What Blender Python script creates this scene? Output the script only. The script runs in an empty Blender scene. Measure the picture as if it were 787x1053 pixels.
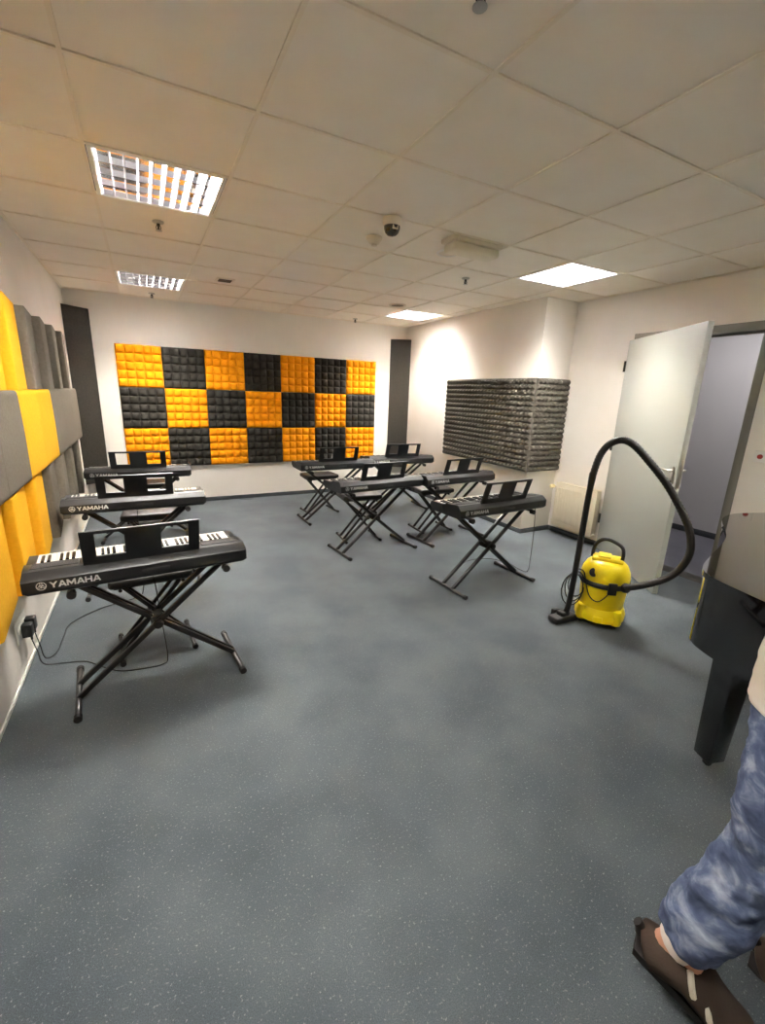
import bpy, bmesh, math, random
from mathutils import Vector, Matrix, Quaternion
random.seed(7)
C = bpy.context.scene.collection
PI = math.pi
R = math.radians

# ------------------------------------------------------------------ materials
def lin(c):
    return tuple((v/255/12.92 if v/255 <= .04045 else ((v/255+.055)/1.055)**2.4) for v in c)

def mat(name, rgb, rough=.6, metal=0, spec=.5, noise=None, bump=None, emit=None, coat=0, trans=0):
    m = bpy.data.materials.new(name); m.use_nodes = True
    nt = m.node_tree; b = nt.nodes['Principled BSDF']
    col = lin(rgb) + (1,)
    b.inputs['Base Color'].default_value = col
    b.inputs['Roughness'].default_value = rough
    b.inputs['Metallic'].default_value = metal
    b.inputs['Specular IOR Level'].default_value = spec
    b.inputs['Coat Weight'].default_value = coat
    b.inputs['Coat Roughness'].default_value = .03
    b.inputs['Transmission Weight'].default_value = trans
    tc = nt.nodes.new('ShaderNodeTexCoord')
    if noise:
        sc, rgb2, lo, hi = noise
        n = nt.nodes.new('ShaderNodeTexNoise'); n.inputs['Scale'].default_value = sc
        n.inputs['Detail'].default_value = 5
        nt.links.new(tc.outputs['Object'], n.inputs['Vector'])
        r = nt.nodes.new('ShaderNodeValToRGB')
        r.color_ramp.elements[0].position = lo; r.color_ramp.elements[0].color = col
        r.color_ramp.elements[1].position = hi; r.color_ramp.elements[1].color = lin(rgb2) + (1,)
        nt.links.new(n.outputs['Fac'], r.inputs['Fac'])
        nt.links.new(r.outputs['Color'], b.inputs['Base Color'])
    if bump:
        sc, st = bump
        n2 = nt.nodes.new('ShaderNodeTexNoise'); n2.inputs['Scale'].default_value = sc
        n2.inputs['Detail'].default_value = 4
        nt.links.new(tc.outputs['Object'], n2.inputs['Vector'])
        bp = nt.nodes.new('ShaderNodeBump'); bp.inputs['Strength'].default_value = st
        bp.inputs['Distance'].default_value = .004
        nt.links.new(n2.outputs['Fac'], bp.inputs['Height'])
        nt.links.new(bp.outputs['Normal'], b.inputs['Normal'])
    if emit:
        b.inputs['Emission Color'].default_value = lin(emit[0]) + (1,)
        b.inputs['Emission Strength'].default_value = emit[1]
    return m

def carpet(name, dark, mid, fleck):
    m = bpy.data.materials.new(name); m.use_nodes = True
    nt = m.node_tree; b = nt.nodes['Principled BSDF']; L = nt.links
    b.inputs['Roughness'].default_value = .95; b.inputs['Specular IOR Level'].default_value = .15
    b.inputs['Sheen Weight'].default_value = .15
    tc = nt.nodes.new('ShaderNodeTexCoord')
    def noise(s, d=3):
        n = nt.nodes.new('ShaderNodeTexNoise'); n.inputs['Scale'].default_value = s; n.inputs['Detail'].default_value = d
        L.new(tc.outputs['Object'], n.inputs['Vector']); return n
    big, fine, grain = noise(2.2, 4), noise(130, 3), noise(330, 2)
    def ramp(n, a, ca, bb, cb):
        r = nt.nodes.new('ShaderNodeValToRGB'); e = r.color_ramp.elements
        e[0].position = a; e[0].color = ca; e[1].position = bb; e[1].color = cb
        L.new(n.outputs['Fac'], r.inputs['Fac']); return r
    r1 = ramp(big, .35, lin(dark)+(1,), .65, lin(mid)+(1,))
    f = ramp(fine, .60, (0,0,0,1), .74, (1,1,1,1))
    mx = nt.nodes.new('ShaderNodeMix'); mx.data_type = 'RGBA'
    L.new(f.outputs['Color'], mx.inputs['Factor']); L.new(r1.outputs['Color'], mx.inputs['A'])
    mx.inputs['B'].default_value = lin(fleck)+(1,)
    g = ramp(grain, .3, (.72,.72,.72,1), .7, (1.2,1.2,1.2,1))
    mul = nt.nodes.new('ShaderNodeMix'); mul.data_type = 'RGBA'; mul.blend_type = 'MULTIPLY'
    mul.inputs['Factor'].default_value = 1
    L.new(mx.outputs['Result'], mul.inputs['A']); L.new(g.outputs['Color'], mul.inputs['B'])
    L.new(mul.outputs['Result'], b.inputs['Base Color'])
    bp = nt.nodes.new('ShaderNodeBump'); bp.inputs['Strength'].default_value = .5; bp.inputs['Distance'].default_value = .003
    L.new(grain.outputs['Fac'], bp.inputs['Height']); L.new(bp.outputs['Normal'], b.inputs['Normal'])
    return m

M = dict(
    wall=mat('white_plaster', (238,233,225), .85, bump=(140,.12), noise=(3,(233,228,219),.3,.7)),
    ceil=mat('mineral_ceiling_tile', (244,237,224), .9, noise=(5,(247,241,230),.3,.7), bump=(260,.2)),
    bar=mat('ceiling_grid_metal', (240,231,214), .45),
    carpet=carpet('blue_grey_carpet', (68,75,80), (85,92,96), (124,128,130)),
    corr_carpet=carpet('corridor_carpet', (112,112,122), (122,122,132), (140,140,146)),
    skirt=mat('dark_carpet_skirting', (62,66,70), .9, noise=(90,(76,80,84),.4,.7)),
    whitetrim=mat('white_trim', (228,226,220), .5),
    frame=mat('grey_door_frame', (128,124,114), .5),
    door=mat('pale_door_laminate', (172,175,167), .38),
    steel=mat('brushed_steel', (190,188,180), .3, 1),
    dark_steel=mat('dark_hinge_metal', (70,68,62), .45, .8),
    yellow=mat('yellow_acoustic_foam', (236,152,8), .92, spec=.2, bump=(400,.35), noise=(60,(228,142,4),.35,.65)),
    lemon=mat('warm_yellow_wave_foam', (248,186,40), .92, spec=.2, bump=(400,.35), noise=(60,(242,178,32),.35,.65)),
    char=mat('charcoal_acoustic_foam', (46,43,39), .95, spec=.2, bump=(400,.35), noise=(60,(53,50,45),.35,.65)),
    wavegrey=mat('grey_wave_foam', (104,97,85), .95, spec=.2, bump=(400,.35), noise=(60,(112,105,93),.35,.65)),
    pyr=mat('grey_pyramid_foam', (78,74,66), .95, spec=.2, bump=(400,.3), noise=(60,(86,82,74),.35,.65)),
    trap=mat('dark_bass_trap_foam', (46,43,38), .95, spec=.2, bump=(300,.3), noise=(50,(54,50,44),.35,.65)),
    kb=mat('black_keyboard_plastic', (24,24,25), .42, bump=(600,.08)),
    kb2=mat('charcoal_panel_plastic', (44,44,46), .5),
    grille=mat('speaker_mesh', (30,30,31), .6, bump=(900,.6)),
    lcd=mat('lcd_display', (70,82,78), .2),
    rest=mat('black_rest_plastic', (20,20,21), .45),
    wkey=mat('white_key', (240,238,230), .25),
    bkey=mat('black_key', (14,14,15), .3),
    letter=mat('silver_lettering', (205,205,205), .4),
    tube=mat('black_powder_coat', (34,32,30), .42, .3),
    rubber=mat('black_rubber', (26,25,24), .8),
    vinyl=mat('black_vinyl_seat', (40,37,34), .5, bump=(250,.15)),
    cable=mat('black_cable', (22,22,22), .6),
    vacyel=mat('yellow_vacuum_plastic', (250,222,10), .35),
    vacblk=mat('black_vacuum_plastic', (30,29,28), .45),
    hose=mat('dark_hose_plastic', (44,41,38), .5),
    piano=mat('black_polyester_lacquer', (8,8,8), .06, coat=1),
    brass=mat('brass', (190,150,70), .3, 1),
    denim=mat('washed_blue_denim', (52,72,118), .9, noise=(17,(140,160,194),.46,.66), bump=(30,.9)),
    shirt=mat('off_white_cotton', (214,206,194), .9, bump=(22,.5)),
    skin=mat('skin', (205,150,122), .55),
    shoe=mat('brown_suede', (56,42,33), .8, bump=(120,.2)),
    sole=mat('dark_sole', (30,26,24), .7),
    stripe=mat('pale_shoe_stripe', (206,200,186), .6),
    hair=mat('dark_hair', (40,30,24), .6),
    eye=mat('eye_white', (225,222,215), .3),
    socks=mat('white_sock', (215,205,195), .9),
    rad=mat('cream_radiator_enamel', (222,213,190), .35),
    valve=mat('ivory_valve_plastic', (232,216,160), .4),
    plate=mat('white_socket_plastic', (232,230,224), .35),
    red=mat('red_button', (150,24,20), .4),
    alu=mat('bright_louvre_aluminium', (236,236,240), .06, 1),
    lamella=mat('satin_lamella_metal', (170,170,174), .35, .6),
    housing=mat('fixture_white_enamel', (235,235,232), .4),
    lamp=mat('fluorescent_tube', (255,255,255), .5, emit=((252,246,236),60)),
    dimmed_lamp=mat('dimmed_fluorescent_tube', (255,255,255), .5, emit=((252,246,236),24)),  # weaker emission for the lights added behind the viewpoint
    device=mat('ivory_device_plastic', (222,212,192), .4),
    lens=mat('dark_dome_lens', (40,36,30), .12, coat=.6),
    emerg=mat('frosted_diffuser', (228,220,196), .3),
    ventm=mat('dark_vent_metal', (92,80,64), .6),
    corrwall=mat('corridor_lilac_paint', (206,204,205), .8, bump=(140,.1)),
)

def denim():
    m = bpy.data.materials.new('washed_blue_denim'); m.use_nodes = True
    nt = m.node_tree; b = nt.nodes['Principled BSDF']; L = nt.links
    b.inputs['Roughness'].default_value = .9; b.inputs['Specular IOR Level'].default_value = .2
    tc = nt.nodes.new('ShaderNodeTexCoord'); mp = nt.nodes.new('ShaderNodeMapping')
    mp.inputs['Scale'].default_value = (1, 1, 1.5); mp.inputs['Rotation'].default_value = (.5, -.5, 0)
    L.new(tc.outputs['Object'], mp.inputs['Vector'])
    n = nt.nodes.new('ShaderNodeTexNoise'); n.inputs['Scale'].default_value = 13; n.inputs['Detail'].default_value = 5
    n.inputs['Roughness'].default_value = .55; n.inputs['Distortion'].default_value = .6
    L.new(mp.outputs['Vector'], n.inputs['Vector'])
    r = nt.nodes.new('ShaderNodeValToRGB'); e = r.color_ramp.elements
    e[0].position = .30; e[0].color = lin((52,62,90))+(1,)
    e[1].position = .80; e[1].color = lin((176,184,202))+(1,)
    k = e.new(.52); k.color = lin((90,102,132))+(1,)
    L.new(n.outputs['Fac'], r.inputs['Fac']); L.new(r.outputs['Color'], b.inputs['Base Color'])
    n2 = nt.nodes.new('ShaderNodeTexNoise'); n2.inputs['Scale'].default_value = 22; n2.inputs['Detail'].default_value = 3
    L.new(mp.outputs['Vector'], n2.inputs['Vector'])
    bp = nt.nodes.new('ShaderNodeBump'); bp.inputs['Strength'].default_value = .6; bp.inputs['Distance'].default_value = .008
    L.new(n2.outputs['Fac'], bp.inputs['Height']); L.new(bp.outputs['Normal'], b.inputs['Normal'])
    return m
M['denim'] = denim()

# ------------------------------------------------------------------ mesh helpers
class MB:
    def __init__(s): s.bm = bmesh.new()
    def _tf(s, vs, mtx):
        if mtx is not None: bmesh.ops.transform(s.bm, matrix=mtx, verts=vs)
    def box(s, x0, x1, y0, y1, z0, z1, bevel=0, mtx=None, taper=None, seg=2):
        r = bmesh.ops.create_cube(s.bm, size=1)
        vs = r['verts']
        for v in vs:
            v.co = Vector(((x0+x1)/2 + v.co.x*(x1-x0), (y0+y1)/2 + v.co.y*(y1-y0), (z0+z1)/2 + v.co.z*(z1-z0)))
        if taper:
            for v in vs:
                if abs(v.co.z-z0) < 1e-6:
                    v.co.x = (x0+x1)/2+(v.co.x-(x0+x1)/2)*taper; v.co.y = (y0+y1)/2+(v.co.y-(y0+y1)/2)*taper
        if bevel:
            es = list({e for v in vs for e in v.link_edges})
            rb = bmesh.ops.bevel(s.bm, geom=es, offset=bevel, segments=seg, affect='EDGES', profile=.5)
            vs = list({v for f in rb['faces'] for v in f.verts} | {v for v in vs if v.is_valid})
        s._tf(vs, mtx); return s
    def prism(s, poly, d, axis='x', lo=0, hi=1, mtx=None, scale=None):
        """extrude a closed 2-D polygon between lo and hi along axis"""
        def pt(p, t):
            return Vector((t, p[0], p[1])) if axis == 'x' else Vector((p[0], t, p[1])) if axis == 'y' else Vector((p[0], p[1], t))
        a = [s.bm.verts.new(pt(p, lo)) for p in poly]; b = [s.bm.verts.new(pt(p, hi)) for p in poly]
        n = len(poly)
        fs = [s.bm.faces.new(a), s.bm.faces.new(list(reversed(b)))]
        for i in range(n):
            fs.append(s.bm.faces.new((a[i], b[i], b[(i+1) % n], a[(i+1) % n])))
        bmesh.ops.recalc_face_normals(s.bm, faces=fs)
        s._tf(a+b, mtx); return s
    def tube(s, pts, r, seg=10, smooth=0, cap=True, rf=None, square=False):
        P = [Vector(p) for p in pts]
        if smooth:
            Q = []
            for i in range(len(P)-1):
                p0 = P[max(i-1, 0)]; p1 = P[i]; p2 = P[i+1]; p3 = P[min(i+2, len(P)-1)]
                for k in range(smooth):
                    t = k/smooth
                    Q.append(.5*((2*p1)+(p2-p0)*t+(2*p0-5*p1+4*p2-p3)*t*t+(3*p1-p0-3*p2+p3)*t**3))
            Q.append(P[-1]); P = Q
        n = len(P); rings = []
        T0 = (P[1]-P[0]).normalized()
        up = Vector((0,0,1)) if abs(T0.z) < .9 else Vector((0,1,0))
        N = (up - T0*up.dot(T0)).normalized()
        for i in range(n):
            T = (P[min(i+1, n-1)]-P[max(i-1, 0)]).normalized()
            N = (N - T*N.dot(T)).normalized(); B = T.cross(N)
            rr = rf(i/(n-1), i) if rf else r
            ring = []
            for k in range(seg):
                a = 2*PI*(k+(.5 if square else 0))/seg
                ring.append(s.bm.verts.new(P[i]+N*math.cos(a)*rr+B*math.sin(a)*rr))
            rings.append(ring)
        for i in range(n-1):
            for k in range(seg):
                s.bm.faces.new((rings[i][k], rings[i][(k+1) % seg], rings[i+1][(k+1) % seg], rings[i+1][k]))
        if cap:
            s.bm.faces.new(list(reversed(rings[0]))); s.bm.faces.new(rings[-1])
        return s
    def bar(s, a, b, w, h=None, bevel=.002):
        """square bar between two points (rectangular section w x h)"""
        a, b = Vector(a), Vector(b); d = b-a; L = d.length
        q = d.to_track_quat('X', 'Z').to_matrix().to_4x4()
        return s.box(0, L, -w/2, w/2, -(h or w)/2, (h or w)/2, bevel, Matrix.Translation(a) @ q)
    def lathe(s, prof, seg=24, mtx=None, sx=1, sy=1):
        rings = []; allv = []
        for r, z in prof:
            if r < 1e-6:
                v = s.bm.verts.new((0, 0, z)); rings.append([v]); allv.append(v)
            else:
                ring = [s.bm.verts.new((r*sx*math.cos(2*PI*k/seg), r*sy*math.sin(2*PI*k/seg), z)) for k in range(seg)]
                rings.append(ring); allv += ring
        for i in range(len(rings)-1):
            a, b = rings[i], rings[i+1]
            for k in range(seg):
                k2 = (k+1) % seg
                if len(a) == 1 and len(b) == 1: continue
                if len(a) == 1: s.bm.faces.new((a[0], b[k2], b[k]))
                elif len(b) == 1: s.bm.faces.new((a[k], a[k2], b[0]))
                else: s.bm.faces.new((a[k], a[k2], b[k2], b[k]))
        s._tf(allv, mtx); return s
    def quad(s, *p):
        s.bm.faces.new([s.bm.verts.new(q) for q in p]); return s
    def build(s, name, material, parent=None, smooth=40, loc=None):
        bmesh.ops.recalc_face_normals(s.bm, faces=s.bm.faces)
        me = bpy.data.meshes.new(name); s.bm.to_mesh(me); s.bm.free()
        for m in (material if isinstance(material, (list, tuple)) else [material]): me.materials.append(m)
        if smooth:
            me.shade_smooth()
            me.set_sharp_from_angle(angle=R(smooth))
        o = bpy.data.objects.new(name, me); C.objects.link(o)
        if parent is not None: o.parent = parent
        if loc is not None: o.location = loc
        return o

def thing(name, label, cat, loc=(0,0,0), rz=0, group=None):
    o = bpy.data.objects.new(name, None); C.objects.link(o)
    o.empty_display_size = .1
    o.location = loc; o.rotation_euler = (0,0,rz)
    return tag(o, label, cat, group)
def tag(o, label, cat, group=None, kind=None):
    o['label'] = label; o['category'] = cat
    if group: o['group'] = group
    if kind: o['kind'] = kind
    return o
def struct(o):
    o['kind'] = 'structure'; return o
def dup(src, loc, rz, label):
    r = src.copy(); C.objects.link(r); r.location = loc; r.rotation_euler = (0,0,rz); r['label'] = label
    for ch in list(src.children):
        c = ch.copy(); C.objects.link(c); c.parent = r
        for g in list(ch.children):
            d = g.copy(); C.objects.link(d); d.parent = c
    return r

# ------------------------------------------------------------------ room constants (metres)
H = 2.554; X0 = -.565; YB = 4.425; XP = 3.923; YP = 1.5825; XR = 4.388; YF = -3.4; T = .625; XC = 5.97
OY0, OY1, OZ = -.19, .80, 2.10      # doorway in the right wall

# floor
b = MB(); b.box(X0-.1, XR+.13, YF-.1, YB+.1, -.1, 0); struct(b.build('floor', M['carpet'], smooth=0))
b = MB(); b.box(XR+.13, XC+.1, -3.2, 4.2, -.1, -.002); struct(b.build('floor_corridor', M['corr_carpet'], smooth=0))
b = MB(); b.box(XR-.02, XR+.14, OY0, OY1, -.005, .004, .002); struct(b.build('trim_3', M['dark_steel']))
# walls
b = MB(); b.box(X0-.1, X0, YF-.1, YB+.1, 0, H+.25); struct(b.build('wall_left', M['wall'], smooth=0))
b = MB(); b.box(X0, XR+.12, YB, YB+.1, 0, H+.25); struct(b.build('wall_back', M['wall'], smooth=0))
b = MB(); b.box(XP, XR, YP, YB, 0, H+.25, .006); struct(b.build('wall_pillar', M['wall'], smooth=30))
b = MB()
b.box(XR, XR+.12, OY1, YB, 0, H+.25); b.box(XR, XR+.12, YF, OY0, 0, H+.25); b.box(XR, XR+.12, OY0, OY1, OZ, H+.25)
struct(b.build('wall_right', M['wall'], smooth=0))
b = MB(); b.box(X0, XR+.12, YF-.1, YF, 0, H+.25); struct(b.build('wall_front', M['wall'], smooth=0))
b = MB(); b.box(XC, XC+.1, -3.2, 4.2, 0, H+.2); struct(b.build('wall_corridor', M['corrwall'], smooth=0))
b = MB(); b.box(XR+.12, XC, 4.1, 4.2, 0, H+.2); b.box(XR+.12, XC, -3.2, -3.1, 0, H+.2); struct(b.build('wall_corridor_ends', M['corrwall'], smooth=0))
b = MB(); b.box(XR+.12, XC+.1, -3.2, 4.2, H, H+.1); struct(b.build('ceiling_corridor', M['wall'], smooth=0))
# skirting
sk = .055
b = MB(); b.box(X0, XP, YB-.012, YB, .001, sk, .002); struct(b.build('baseboard_back', M['skirt']))
b = MB(); b.box(XP-.012, XP, YP-.012, YB-.012, .001, sk, .002); b.box(XP, XR-.012, YP-.012, YP, .001, sk, .002)
struct(b.build('baseboard_pillar', M['skirt']))
b = MB(); b.box(XR-.012, XR, OY1+.07, YP, .001, sk, .002); b.box(XR-.012, XR, YF, OY0-.07, .001, sk, .002)
struct(b.build('baseboard_right', M['skirt']))
b = MB(); b.box(X0, X0+.008, YF, YB-.013, .001, .022, .002); struct(b.build('baseboard_left', M['whitetrim']))
b = MB(); b.box(XC-.012, XC, -3.1, 4.1, .001, .07, .002); struct(b.build('baseboard_corridor', M['skirt']))

# ceiling: recessed mineral tiles on a T-bar grid, cells of the light fixtures left open
lights = [(0,1),(0,5),(5,1),(5,5),(0,-3),(5,-3)]
b = MB()
for i in range(-1, 8):
    for j in range(-6, 8):
        if (i, j) in lights: continue
        x0, x1 = max(i*T, X0), min((i+1)*T, XR); y0, y1 = max(j*T, YF), min((j+1)*T, YB)
        if x1-x0 < .01 or y1-y0 < .01: continue
        dz = random.uniform(-.0012, .0012)
        b.box(x0, x1, y0, y1, H+.007+dz, H+.022+dz)
struct(b.build('ceiling', M['ceil'], smooth=0))
b = MB()
for i in range(0, 8): 
    b.box(i*T-.008, i*T+.008, YF, YB, H, H+.006)
for j in range(-5, 8):
    for i in range(-1, 8):
        xa, xb = max(i*T+.008, X0), min((i+1)*T-.008, XR)
        if xb > xa: b.box(xa, xb, j*T-.008, j*T+.008, H, H+.006)
b.box(X0, X0+.02, YF, YB, H, H+.006); b.box(X0+.02, XR, YB-.02, YB, H, H+.006); b.box(XR-.02, XR, YF, YP, H, H+.006)
struct(b.build('ceiling_grid', M['bar'], smooth=0))

# ------------------------------------------------------------------ door, frame
b = MB()
fw = .06
for y0, y1, z0, z1 in ((OY0-fw, OY0, 0, OZ+fw+.01), (OY1, OY1+fw, 0, OZ+fw+.01), (OY0, OY1, OZ, OZ+fw+.01)):
    b.box(XR-.015, XR+.125, y0+.0005, y1-.0005, max(z0, .002), z1, .003)
b.box(XR+.05, XR+.07, OY0, OY0+.014, .01, OZ, .002); b.box(XR+.05, XR+.07, OY1-.014, OY1, .01, OZ, .002); b.box(XR+.05, XR+.07, OY0, OY1, OZ-.014, OZ, .002)
struct(b.build('trim_1', M['frame']))
hx, hy, fx, fy = XR-.035, .865, 3.742, -.135
L = math.hypot(fx-hx, fy-hy); ang = math.atan2(fy-hy, fx-hx)
door = bpy.data.objects.new('door_1', None); C.objects.link(door); struct(door)
door['label'] = 'pale grey door leaf standing open into the room'; door['category'] = 'door'
door.location = (hx, hy, 0); door.rotation_euler = (0, 0, ang)
# local: +x from the hinge to the free edge; local -y / +y the two faces
b = MB(); b.box(0, L, -.021, .021, .008, 2.108, .0025); b.build('door_leaf', M['door'], door)
side = -1 if (Matrix.Rotation(ang, 3, 'Z') @ Vector((0,-1,0))).dot(Vector((.136-fx, -2.03-fy, 0))) > 0 else 1
for s_ in (1, -1):
    y = s_*.021
    b = MB(); b.box(L-.075, L-.035, min(y, y+s_*.008), max(y, y+s_*.008), .91, 1.06, .003); hp = b.build('handle_plate', M['steel'], door)
    b = MB(); b.tube([(L-.055, y, 1.03), (L-.055, y+s_*.05, 1.03), (L-.07, y+s_*.056, 1.03), (L-.18, y+s_*.056, 1.03)], .009, 10)
    b.build('lever_handle', M['steel'], hp)
    b = MB(); b.lathe([(0, 0), (.011, 0), (.011, .004), (0, .004)], 14, Matrix.Translation((L-.055, y+s_*.008, .94)) @ Matrix.Rotation(-s_*PI/2, 4, 'X')); b.build('keyhole', M['dark_steel'], hp)
b = MB(); b.box(L-.0005, L+.002, -.011, .011, .90, 1.12, .0005); b.build('latch_plate', M['steel'], door)
for z in (.28, 1.05, 1.82):
    b = MB(); b.lathe([(0, 0), (.011, 0), (.011, .1), (0, .1)], 12, Matrix.Translation((-.006, side*.026, z))); b.build('hinge', M['dark_steel'], door)

# red-button plate by the door
t = thing('wall_switch', 'small white wall plate with red button right of the doorway', 'switch', (XR, -.362, 1.155))
b = MB(); b.box(-.012, -.001, -.045, .045, -.045, .045, .004); b.build('plate', M['plate'], t)
b = MB(); b.lathe([(0, .018), (.014, .018), (.018, .01), (.018, 0), (0, 0)], 18, Matrix.Translation((-.012, 0, 0)) @ Matrix.Rotation(-PI/2, 4, 'Y')); b.build('button', M['red'], t)

# ------------------------------------------------------------------ ceiling light fixtures
def make_light(label):
    t = thing('ceiling_light', label, 'ceiling light', (0,0,H), 0, 'square louvred fixtures in the ceiling grid')
    hw = .3
    b = MB()
    b.box(-hw, hw, -hw, hw, .152, .156)
    for sx in (-1, 1):
        b.box(min(sx*hw, sx*(hw-.004)), max(sx*hw, sx*(hw-.004)), -hw, hw, .002, .152)
        b.box(-hw, hw, min(sx*hw, sx*(hw-.004)), max(sx*hw, sx*(hw-.004)), .002, .152)
    for y in (-hw, hw-.012): b.box(-hw, hw, y, y+.012, 0, .003)
    for x in (-hw, hw-.02): b.box(x, x+.02, -hw, hw, 0, .003)
    b.build('housing', M['housing'], t)
    rows = [-.285, -.1425, 0, .1425, .285]
    # parabolic reflector blades (lamp axis at the focus, 46 degree cut-off) and cross lamellae: one louvre
    lampz, Bx, Bz = .070, .0655, .004
    dx, dz = -math.cos(R(46)), -math.sin(R(46))
    vx_, vz_ = Bx, Bz-lampz
    two_p = math.hypot(vx_, vz_)-(vx_*dx+vz_*dz)
    prof = []
    for a in range(0, 19):
        th = math.atan2(vz_, vx_)+(R(89.5)-math.atan2(vz_, vx_))*a/18
        r_ = two_p/(1-(math.cos(th)*dx+math.sin(th)*dz))
        prof.append((r_*math.cos(th), lampz+r_*math.sin(th)))
    pitch = .1425
    b = MB()
    for y in rows:
        left = [(y-pitch/2+x, z) for x, z in prof]
        right = [(y+pitch/2-x, z) for x, z in prof]
        if y == rows[0]: left = [(y-.0085, .004), (y-.0085, prof[-1][1])]
        if y == rows[-1]: right = [(y+.0085, .004), (y+.0085, prof[-1][1])]
        b.prism(left+list(reversed(right)), 0, 'x', -.278, .278)
    lv = b.build('louvre', M['alu'], t, smooth=30)
    b = MB()
    n = 9
    for k in range(n+1):
        x = -.276+.552*k/n
        for q in range(4):
            b.prism([(x-.0030, .004), (x+.0030, .004), (x+.0008, .050), (x-.0008, .050)], 0, 'y', rows[q]+.006, rows[q+1]-.006)
    b.build('cross_blades', M['lamella'], lv, smooth=0)
    for q in range(4):
        y = (rows[q]+rows[q+1])/2
        b = MB(); b.tube([(-.27, y, lampz), (.27, y, lampz)], .013, 12); b.build('tube', M['lamp'], t)
    return t
lt = make_light('louvred ceiling light at the front left, largest in view')
lt.location = (.5*T, 1.5*T, H)
for (i, j), lb in zip(lights[1:], ('louvred ceiling light at the back left, near the back wall foam checkerboard',
                                   'louvred ceiling light at the front right, above the open door',
                                   'louvred ceiling light at the back right, close to the right bass trap corner',
                                   'added unseen louvred ceiling light behind the viewpoint on the left', 'added unseen louvred ceiling light behind the viewpoint on the right')):
    q_ = dup(lt, ((i+.5)*T, (j+.5)*T, H), 0, lb)
    if j < 0:  # unseen rear lights, added to brighten the foreground, tubes dimmed for balance
        for ch in q_.children:
            if ch.name.startswith('tube'):
                ch.data = ch.data.copy(); ch.data.materials[0] = M['dimmed_lamp']
# corridor lamp beyond the doorway (unseen, added to light the corridor)
t = thing('added_corridor_light', 'added unseen ceiling light in the corridor beyond the doorway', 'ceiling light', (5.2, .3, H-.001))
b = MB(); b.box(-.3, .3, -.6, .6, -.05, -.001, .006); b.build('housing', M['housing'], t)
b = MB(); b.box(-.27, .27, -.57, .57, -.056, -.0505, .002); b.build('diffuser', mat('corridor_diffuser', (255,255,255), .5, emit=((248,244,246), 1.0)), t)

# ------------------------------------------------------------------ ceiling devices
t = thing('security_camera', 'small dome camera on the ceiling left of the white emergency light', 'camera', (1.56, .625, H))
b = MB(); b.lathe([(0, 0), (.058, 0), (.058, -.03), (.05, -.045), (0, -.045)], 28); b.build('base', M['device'], t)
b = MB(); b.lathe([(.049, -.045), (.048, -.06), (.04, -.08), (.025, -.093), (0, -.098)], 28); b.build('dome', M['lens'], t)
b = MB(); b.box(-.02, .02, -.047, -.02, -.07, -.046, .004); b.build('bracket', M['device'], t)
t = thing('smoke_detector', 'round ivory smoke detector on the ceiling beside the dome camera', 'smoke detector', (1.62, .985, H))
b = MB(); b.lathe([(0, 0), (.055, 0), (.055, -.012), (.047, -.022), (.03, -.04), (0, -.042)], 28); b.build('base', M['device'], t)
b = MB(); b.lathe([(.02, -.04), (.02, -.052), (0, -.054)], 20); b.build('sensor', M['device'], t)
t = thing('emergency_light', 'white boxy emergency light fixed to the ceiling centre', 'emergency light', (2.23, .70, H))
b = MB(); b.box(-.21, .21, -.075, .075, -.028, 0, .006); b.build('base', M['device'], t)
b = MB(); b.box(-.195, .195, -.065, .065, -.085, -.0285, .018, seg=3); b.build('diffuser', M['emerg'], t)
t = thing('recessed_speaker', 'recessed round fitting with pale ring behind the emergency light', 'speaker', (2.225, .975, H))
b = MB(); b.lathe([(.068, 0), (.085, 0), (.087, -.004), (.082, -.008), (.07, -.006), (.068, 0)], 30); b.build('ring', M['plate'], t)
b = MB(); b.lathe([(0, -.003), (.069, -.003), (.069, 0)], 30); b.build('grille', M['device'], t)
t = thing('round_ceiling_speaker', 'round ceiling speaker in front of the back right light', 'speaker', (2.90, 2.92, H))
b = MB(); b.lathe([(.075, 0), (.1, 0), (.102, -.006), (.094, -.012), (.078, -.008), (.075, 0)], 30); b.build('ring', M['device'], t)
b = MB(); b.lathe([(0, -.004), (.076, -.004), (.076, 0)], 30); b.build('grille', M['ventm'], t)
t = thing('air_vent', 'small dark square vent in the ceiling at centre left', 'vent', (.95, 2.92, H+.006))
b = MB(); b.box(-.085, .085, -.085, .085, -.006, 0, .002); b.build('frame', M['bar'], t)
b = MB()
for k in range(6): b.box(-.06, .06, -.058+k*.02, -.044+k*.02, -.010, -.0065)
b.build('grille', M['ventm'], t)
def make_sprinkler(label):
    t = thing('sprinkler', label, 'sprinkler', (0,0,H), 0, 'pendent sprinklers on the ceiling')
    b = MB(); b.lathe([(0, .006), (.034, .006), (.036, 0), (.028, -.006), (.014, -.008), (0, -.008)], 20); b.build('escutcheon', M['steel'], t)
    b = MB(); b.lathe([(0, -.006), (.01, -.006), (.01, -.02), (.006, -.022), (.006, -.046), (0, -.046)], 12)
    for s_ in (-1, 1): b.tube([(s_*.01, 0, -.018), (s_*.015, 0, -.032), (s_*.006, 0, -.048)], .0025, 6)
    b.build('nozzle', M['dark_steel'], t)
    b = MB(); b.lathe([(0, -.046), (.02, -.047), (.02, -.049), (0, -.05)], 16); b.build('deflector', M['steel'], t)
    return t
sp = make_sprinkler('sprinkler just behind the front left ceiling light'); sp.location = (.325, 1.52, H)
for x, y, lb in ((2.79, 1.49, 'sprinkler left of the front right ceiling light'), (.33, 4.10, 'sprinkler between the back left light and the back wall'),
                 (2.92, 4.18, 'sprinkler by the back wall above the right end of the checkerboard'), (1.0, -.86, 'sprinkler at the very top edge of the view')):
    dup(sp, (x, y, H), 0, lb)

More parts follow.
